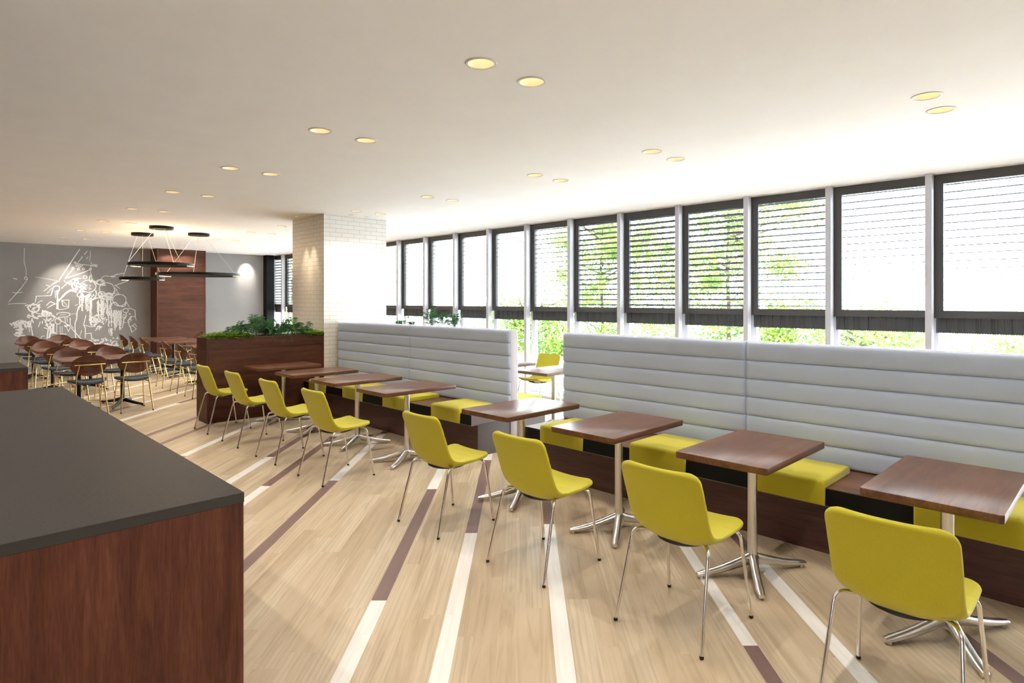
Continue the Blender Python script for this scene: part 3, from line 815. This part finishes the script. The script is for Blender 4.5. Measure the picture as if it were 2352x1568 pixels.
# ------------------------------------------------------------------ ring pendants
def pendant(x, y, z, R, label, ph):
    t = thing('ring_pendant_lamp', label, 'pendant lamp', (x, y, 0), 0, 'black ring pendants')
    MB().lathe([(0, ZC-.001), (.185, ZC-.001), (.187, ZC-.04), (.18, ZC-.05), (0, ZC-.05)], 36).build('canopy', M['black'], t)
    MB().lathe([(R-.022, z), (R, z), (R, z+.05), (R-.022, z+.05), (R-.022, z)], 64).build('ring', M['black'], t)
    for a0 in (-PI/4+.10, 3*PI/4-.10):
        b = MB(); arc = [a0+math.radians(q) for q in range(-13, 14, 2)]
        b.tube([((R-.011)*math.cos(q), (R-.011)*math.sin(q), z+.002) for q in arc], .009, 8); b.build('led_strip', M['led'], t, smooth=60)
    for k in range(3):
        a = ph + 2*PI*k/3
        b = MB(); b.tube([((R-.011)*math.cos(a), (R-.011)*math.sin(a), z+.05), (.10*math.cos(a), .10*math.sin(a), ZC-.05)], .0028, 6); b.build('cable', M['wire'], t)
    li = bpy.data.lights.new('ring_glow', 'POINT'); li.energy = 42*R; li.color = (1, .72, .42); li.shadow_soft_size = R*.6
    lo = bpy.data.objects.new('glow', li); COL.objects.link(lo); lo.parent = t; lo.location = (0, 0, z+.30)
pendant(3.064, 11.964, 2.20, .50, 'black ring pendant lamp, the upper one hung highest over the dining chairs', .9)
pendant(3.886, 12.679, 2.07, .72, 'black ring pendant lamp, the largest at the right before the wooden pier', 2.2)
pendant(3.109, 13.401, 1.995, .375, 'black ring pendant lamp, the smallest and lowest at the left', .3)

# ------------------------------------------------------------------ downlights
def make_downlight(r, name='recessed_downlight'):
    t = thing(name, 'x', 'downlight')
    MB().lathe([(r*.92, -.001), (r*.95, -.005), (r*1.09, -.004), (r*1.12, -.0005), (r*.99, -.0005), (r*.92, -.001)], 32).build('trim_ring', M['trim_white'], t)
    MB().lathe([(r*.92, -.001), (r*.86, .256*r), (r*.7, .77*r), (r*.5, 1.15*r)], 28).build('reflector', M['reflector'], t, recalc=False)
    MB().lathe([(0, 1.18*r), (r*.5, 1.18*r), (r*.5, 1.24*r), (0, 1.24*r)], 20).build('lamp', M['lamp'], t)
    return t
def spot(par, energy, size, blend, z, rot=(0, 0, 0), col=(1, .95, .90), soft=.03):
    li = bpy.data.lights.new('downlight_beam', 'SPOT'); li.energy = energy; li.spot_size = math.radians(size); li.spot_blend = blend; li.color = col; li.shadow_soft_size = soft
    lo = bpy.data.objects.new('beam', li); COL.objects.link(lo); lo.parent = par; lo.location = (0, 0, z); lo.rotation_euler = rot
    return lo
E_DL = 27.0
dl0 = make_downlight(RH)
ordn = ['first', 'second', 'third', 'fourth', 'fifth', 'sixth', 'seventh', 'eighth', 'ninth', 'tenth']
for i, (x, y) in enumerate(lights_xy):
    o = dl0 if i == 0 else dup(dl0, (0, 0, 0))
    o.location = (x, y, ZC)
    aisle = i < 16; j = i if aisle else i-16
    tag(o, 'round ceiling downlight, %s of the %s pair from the camera above the %s' % (CN[j % 2], ordn[j//2], 'aisle' if aisle else 'bench row'), 'downlight', 'downlights above the aisle' if aisle else 'downlights above the bench row')
for x, y in FILL_DL: dup(dl0, (x, y, ZC), None, 'unseen round ceiling downlight added as fill light', 'added fill downlights out of view')
for i, (x, y) in enumerate(lights_xy+FILL_DL):
    o = [q for q in COL.objects if q.name.startswith('recessed_downlight')][i]
    spot(o, E_DL*(1.3 if i >= len(lights_xy) else 1), 125, .6, -.012, soft=.02)  # added unseen lamps run brighter to lift the left side
ac0 = make_downlight(.03, 'accent_spotlight')
AN = ['small accent spotlight by the column, far one on its left side', 'small accent spotlight by the column, near one on its left side', 'small accent spotlight by the column, left one on its front side', 'small accent spotlight by the column, right one on its front side']
for i, (x, y) in enumerate(accents):
    o = ac0 if i == 0 else dup(ac0, (0, 0, 0))
    o.location = (x, y, ZC); tag(o, AN[i], 'downlight', 'accent lights at the brick column')
acs = [q for q in COL.objects if q.name.startswith('accent_spotlight')]
for o in acs: spot(o, 60, 40, .6, -.006, soft=.012, col=(1, .82, .58))
for x, y, nm in ((WASH[0][0], WASH[0][1], 'small ceiling spotlight that lights the mural'), (WASH[1][0], WASH[1][1], 'small ceiling spotlight lighting the grey wall by the far windows')):
    o = dup(ac0, (x, y, ZC), None, nm, 'spotlights at the far wall')
    for c in list(o.children):
        if c.type == 'LIGHT': bpy.data.objects.remove(c)
    spot(o, 130 if x < 4 else 110, 62 if x < 4 else 50, .8, -.006, (math.radians(36), 0, 0), soft=.03, col=(1, .90, .76))

# ------------------------------------------------------------------ mural (white line drawing on the far wall)
def mural():
    rnd = random.Random(5); b = MB()
    F, CXP, CYP, S = 1400., 1200., 690., math.sqrt(.5)
    def W(a, c):
        px, py = 10+a/6.534, 550+c/6.534; t = (px-CXP)/F; d = YF/((1-t)*S)
        return V((d*(1+t)*S, YF-.0022, EYE-(py-CYP)/F*d))
    def stroke(pts, w=.022):
        q = [W(*p) for p in pts]
        if len(q) > 2: q = smoothpath(q, 4)
        n0 = len(b.bm.verts)
        b.tube(q, [w*.36*rnd.uniform(.75, 1.25) for _ in q], 6)
        b.bm.verts.ensure_lookup_table()
        for v in b.bm.verts[n0:]: v.co.y = YF-.0022 + (v.co.y-(YF-.0022))*.10
    def ring(a, c, ra, rc, w=.02, wob=.06):
        pts = [(a+ra*math.cos(k*PI/6)*(1+rnd.uniform(-wob, wob)), c+rc*math.sin(k*PI/6)*(1+rnd.uniform(-wob, wob))) for k in range(12)]
        stroke(pts+[pts[0]], w)
    def straight(pts, w=.022):
        for p, q in zip(pts, pts[1:]): stroke([p, q], w)
    straight([(300, 130), (296, 340), (327, 450), (325, 570)], .012); straight([(350, 590), (250, 730), (180, 810), (62, 938)], .02); straight([(50, 970), (160, 958), (330, 960)], .018)
    straight([(130, 583), (195, 595)], .03); straight([(120, 788), (160, 800), (275, 792)], .018); ring(322, 580, 22, 18)
    straight([(1135, 140), (1040, 280), (822, 610)], .03); straight([(1245, 170), (1200, 225)]); straight([(1172, 255), (1100, 350)]); straight([(1290, 160), (1288, 250), (1280, 320)], .014); straight([(1305, 338), (1300, 400), (1292, 500), (1310, 540)], .02)
    straight([(1050, 340), (1100, 362), (1180, 375), (1300, 390), (1390, 402)], .022)
    for a, c in ((1062, 348), (1090, 385), (1130, 400), (1112, 440), (1185, 440), (1380, 392), (1030, 430), (1290, 445), (1340, 385)): ring(a, c, 16, 16, .02)
    straight([(1130, 375), (1150, 410), (1180, 378)]); straight([(1030, 440), (905, 590)]); straight([(1290, 450), (1180, 495), (920, 582)], .026); straight([(1230, 290), (1255, 262)])
    straight([(460, 560), (700, 600), (822, 622)], .012); straight([(590, 775), (700, 690), (825, 622)], .018); straight([(640, 810), (715, 720)], .016); straight([(620, 680), (675, 697)]); straight([(700, 690), (760, 640), (830, 620)], .026)
    straight([(470, 850), (600, 845), (700, 840)], .022); stroke([(700, 840), (715, 780), (740, 710), (790, 695), (830, 720), (800, 790)], .032); straight([(790, 760), (798, 900), (795, 1045)], .055); straight([(760, 770), (765, 880)], .02); straight([(830, 740), (790, 860)], .02)
    straight([(800, 1045), (870, 1050), (965, 1020), (970, 905), (860, 912), (880, 1000), (955, 1000)], .028); straight([(870, 915), (940, 985)], .018); straight([(480, 850), (462, 945)], .024)
    stroke([(800, 930), (850, 880), (930, 800), (1010, 760), (1085, 790)], .06); stroke([(860, 735), (900, 690), (970, 640), (1030, 600), (1150, 580)], .028); straight([(890, 610), (930, 650), (985, 620), (1050, 590), (1110, 605)], .03); straight([(1000, 640), (1020, 720), (1060, 780)], .04); straight([(1060, 600), (1050, 690), (1100, 720)], .04)
    stroke([(1090, 690), (1130, 720), (1180, 740), (1210, 720)], .04)
    ring(1258, 700, 118, 88, .026); ring(1540, 752, 118, 108, .026); ring(1725, 908, 100, 88, .024); ring(440, 1028, 82, 60, .04); ring(690, 1182, 58, 42, .022); ring(805, 1222, 46, 46, .024); ring(1135, 830, 42, 34, .03); ring(1210, 565, 28, 22, .026); ring(1295, 590, 18, 50, .026); ring(1440, 640, 60, 40, .03); ring(605, 1110, 40, 36, .045); ring(1820, 1065, 40, 34, .024); ring(1460, 820, 50, 38, .034); ring(1570, 830, 60, 30, .03)
    straight([(1310, 600), (1380, 640), (1450, 605), (1500, 660), (1420, 680), (1380, 640)], .03)
    stroke([(1440, 600), (1500, 545), (1600, 552), (1700, 520), (1795, 505)], .02); straight([(1600, 560), (1665, 556)], .03); straight([(1660, 690), (1855, 620)], .026); straight([(1650, 680), (1735, 735)], .026); straight([(1660, 720), (1720, 820), (1640, 810), (1690, 740)], .022)
    stroke([(1370, 760), (1380, 830), (1320, 900), (1240, 860), (1130, 850)], .034); stroke([(1320, 900), (1430, 870), (1560, 900), (1620, 860)], .05); stroke([(1600, 970), (1660, 940), (1720, 990), (1800, 1000), (1830, 930)], .03)
    stroke([(440, 1060), (500, 1110), (590, 1115), (700, 1120), (800, 1190), (960, 1285), (1150, 1490)], .028)
    stroke([(780, 1130), (820, 1098), (950, 1100), (985, 1130), (920, 1160), (800, 1165)], .026); straight([(830, 1130), (920, 1128)], .018); straight([(980, 1120), (1075, 1110)], .014)
    stroke([(1115, 1000), (1090, 1100), (1085, 1190), (1060, 1270), (1070, 1480)], .03); straight([(1060, 990), (1100, 970)], .02); straight([(1225, 1130), (1190, 1280), (1215, 1330), (1212, 1480)], .03); straight([(1220, 1415), (1300, 1402), (1312, 1480)], .024); straight([(1190, 1280), (1300, 1310)], .02)
    straight([(910, 1170), (915, 1250)], .018); straight([(940, 1165), (945, 1240)], .018); straight([(985, 1170), (990, 1280), (1040, 1330)], .022); straight([(900, 1290), (980, 1280), (920, 1310), (900, 1290)], .03); straight([(930, 1310), (960, 1380), (985, 1330)], .02)
    straight([(785, 1270), (785, 1420)], .02); straight([(835, 1300), (838, 1400)], .018); straight([(868, 1300), (865, 1410)], .018); straight([(830, 1415), (930, 1420)], .028); straight([(1130, 1450), (1160, 1360)], .016)
    stroke([(410, 1200), (395, 1270), (415, 1380), (430, 1450), (480, 1490)], .028); straight([(370, 1330), (380, 1390)], .02); stroke([(545, 1480), (565, 1450), (610, 1445)], .02); straight([(610, 1200), (630, 1260), (660, 1320), (640, 1490)], .03); straight([(590, 1320), (650, 1340)], .03)
    straight([(540, 1230), (510, 1310)], .022); straight([(570, 1220), (572, 1260)], .03); straight([(600, 1230), (640, 1260)], .02); straight([(410, 1180), (435, 1250)], .03); straight([(430, 1170), (510, 1190), (450, 1160)], .04)
    straight([(680, 1290), (690, 1390), (670, 1480)], .05); straight([(740, 1270), (720, 1380), (770, 1410)], .05); straight([(700, 1280), (750, 1270)], .05)
    straight([(630, 990), (690, 930), (760, 960), (640, 1030)], .03); straight([(690, 990), (790, 960)], .022); straight([(490, 960), (540, 920), (580, 920)], .022)
    straight([(1850, 1040), (1885, 1030), (1960, 1060), (1965, 1160), (1900, 1150), (1855, 1215), (1880, 1310), (1925, 1290), (1980, 1340), (1912, 1392), (1890, 1310)], .024); straight([(1965, 1160), (1980, 1215)], .018); straight([(1920, 1290), (1960, 1260), (1985, 1310)], .018)
    straight([(1780, 1120), (1830, 1150), (1790, 1210), (1775, 1140)], .026); straight([(1790, 1210), (1770, 1330)], .024); straight([(1830, 930), (1880, 1020)], .016)
    # dripping, tangled passages
    def drip(a, c0, c1, w=.022):
        pts = [(a, c0)]; c = c0
        while c < c1:
            c += rnd.uniform(14, 30); pts.append((a+rnd.uniform(-9, 9), c))
        stroke(pts, w)
    for i in range(16): drip(rnd.uniform(1110, 1310), rnd.uniform(850, 880), rnd.uniform(900, 1110), .022)
    for i in range(5): drip(1295+rnd.uniform(-10, 10), 900, rnd.uniform(1000, 1290), .024)
    for i in range(36): 
        a = rnd.uniform(1395, 1610); drip(a, rnd.uniform(870, 990), rnd.uniform(1000, 1180)-(a-1400)*.25, .026)
    for i in range(26): drip(rnd.uniform(1560, 1760), rnd.uniform(1045, 1080), rnd.uniform(1130, 1360), .024)
    for i in range(8): drip(rnd.uniform(1555, 1620), 1330, rnd.uniform(1380, 1460), .022)
    for i in range(70):
        a, c = rnd.uniform(1290, 1520), rnd.uniform(1130, 1340)
        if (c-1130) > 215-(abs(a-1400)-20)*1.3: continue
        stroke([(a, c), (a+rnd.uniform(-40, 40), c+rnd.uniform(-25, 25)), (a+rnd.uniform(-40, 40), c+rnd.uniform(0, 40))], .022)
    for (a0, a1, c0, c1, n, w) in ((105, 395, 1225, 1320, 60, .034), (160, 300, 1320, 1450, 32, .03), (330, 540, 960, 1060, 16, .03), (370, 520, 1080, 1190, 14, .04), (560, 690, 1060, 1220, 16, .03), (1100, 1210, 650, 780, 16, .034), (1200, 1290, 660, 740, 8, .016), (960, 1100, 580, 780, 18, .034), (1420, 1620, 790, 900, 20, .03), (1120, 1340, 820, 900, 18, .034), (1370, 1500, 600, 700, 10, .026), (1310, 1720, 1480, 1600, 46, .028), (640, 780, 1260, 1420, 12, .03), (1780, 1960, 1030, 1240, 10, .02), (1000, 1560, 1500, 1640, 30, .026)):
        for i in range(n):
            a, c = rnd.uniform(a0, a1), rnd.uniform(c0, c1)
            stroke([(a, c), (a+rnd.uniform(-30, 30), c+rnd.uniform(-20, 20)), (a+rnd.uniform(-45, 45), c+rnd.uniform(-22, 22))], w)
    o = b.build('mural_art', M['mural'], None, smooth=0)
    for f in o.data.polygons:
        pass
    tag(o, 'white line drawing of a cluttered village skyline painted on the grey far wall', 'mural')
mural()

# ------------------------------------------------------------------ outside
b = MB(); b.box(XM+.34, 60, -30, 70, -.3, -.12); struct(b.build('ground_outside', M['paving'], smooth=0))
def tree(x, y, h, R, zc, n, label, seed):
    rnd = random.Random(seed)
    t = thing('tree', label, 'tree', (x, y, -.12), 0, 'trees outside the windows')
    b = MB(); b.tube([(0, 0, 0), (.04, .03, h*.25), (-.03, .05, h*.5), (.05, 0, h*.85)], [.06, .05, .04, .015], 8); b.build('trunk', M['bark'], t)
    b = MB()
    for i in range(16):
        a = rnd.uniform(0, 6.3); z = rnd.uniform(.15, .8)*h; r = R*rnd.uniform(.5, .95)
        b.tube([(0, 0, z), (math.cos(a)*r*.5, math.sin(a)*r*.5, z+.25), (math.cos(a)*r, math.sin(a)*r, z+rnd.uniform(.1, .7))], [.035, .02, .006], 5)
    b.build('branches', M['bark'], t)
    b = MB(); clumps = [(rnd.uniform(0, 6.3), rnd.uniform(.0, 1)**.5*R*.85, zc+rnd.uniform(-1, 1)*(h-zc)*.85, rnd.uniform(.35, .7)) for _ in range(70)]
    for i in range(n):
        a, r, z, s = clumps[i % len(clumps)]
        c = V((math.cos(a)*r, math.sin(a)*r, z)) + V((rnd.gauss(0, s*.5), rnd.gauss(0, s*.5), rnd.gauss(0, s*.38)))
        if c.z < .15: c.z = .15+rnd.random()*.3
        d = V((rnd.gauss(0, 1), rnd.gauss(0, 1), rnd.gauss(0, .6)-.3)).normalized(); w = d.orthogonal().normalized(); w = (w*math.cos(rnd.random()*6) + d.cross(w)*math.sin(rnd.random()*6))
        ll = rnd.uniform(.036, .072)
        b.poly([c-d*ll, c+w*ll*.42, c+d*ll, c-w*ll*.42])
    b.build('foliage', M['tree_leaf'], t, smooth=0, recalc=False)
tree(14.6, 7.2, 5.4, 2.3, 2.2, 26000, 'bushy green tree outside, behind the third and fourth blinds from the right', 1)
tree(14.2, 10.9, 5.0, 2.1, 2.0, 22000, 'bushy green tree outside, seen over the start of the near bench', 2)
tree(13.6, 13.4, 1.7, 1.5, .8, 9000, 'low leafy bush outside, seen through the gap between the benches', 3)
tree(15.0, 4.2, 1.35, 1.6, .6, 8000, 'low leafy bush outside, below the second and third blinds from the right', 4)
tree(15.5, 1.0, 1.1, 1.3, .5, 4000, 'low bush outside, below the rightmost blind', 5)
tree(12.5, 27.5, 5.5, 2.2, 2.4, 12000, 'green tree outside the far windows beside the brick column', 6)
tree(10.5, 23.2, 4.0, 1.5, 1.8, 6000, 'smaller green tree outside the far windows', 8)

# ------------------------------------------------------------------ daylight
w = bpy.data.worlds.new('sky'); sc.world = w; w.use_nodes = True; nt = w.node_tree
bg = nt.nodes['Background']
bg.inputs['Color'].default_value = (0.87, 0.94, 1.0, 1); bg.inputs['Strength'].default_value = 17.0

# ------------------------------------------------------------------ camera
cam = bpy.data.cameras.new('camera'); co = bpy.data.objects.new('camera', cam); COL.objects.link(co); sc.camera = co
cam.sensor_fit = 'HORIZONTAL'; cam.sensor_width = 36.0; cam.lens = 36.0*1400/2352
cam.shift_x = -24/2352; cam.shift_y = -94/2352
co.location = (0, 0, EYE); co.rotation_euler = (PI/2, 0, -PI/4)
cam.clip_start = 0.02; cam.clip_end = 200

sc.view_settings.view_transform = 'Standard'; sc.view_settings.look = 'None'
sc.view_settings.gamma = 1.0; sc.view_settings.exposure = 0.2; sc.view_settings.use_curve_mapping = False
cy = sc.cycles
cy.use_denoising = True; cy.use_adaptive_sampling = True; cy.adaptive_threshold = 0.2; cy.adaptive_min_samples = 16; cy.max_bounces = 6; cy.diffuse_bounces = 3; cy.glossy_bounces = 2; cy.transmission_bounces = 6; cy.transparent_max_bounces = 8
cy.sample_clamp_indirect = 8.0; cy.caustics_reflective = False; cy.caustics_refractive = False
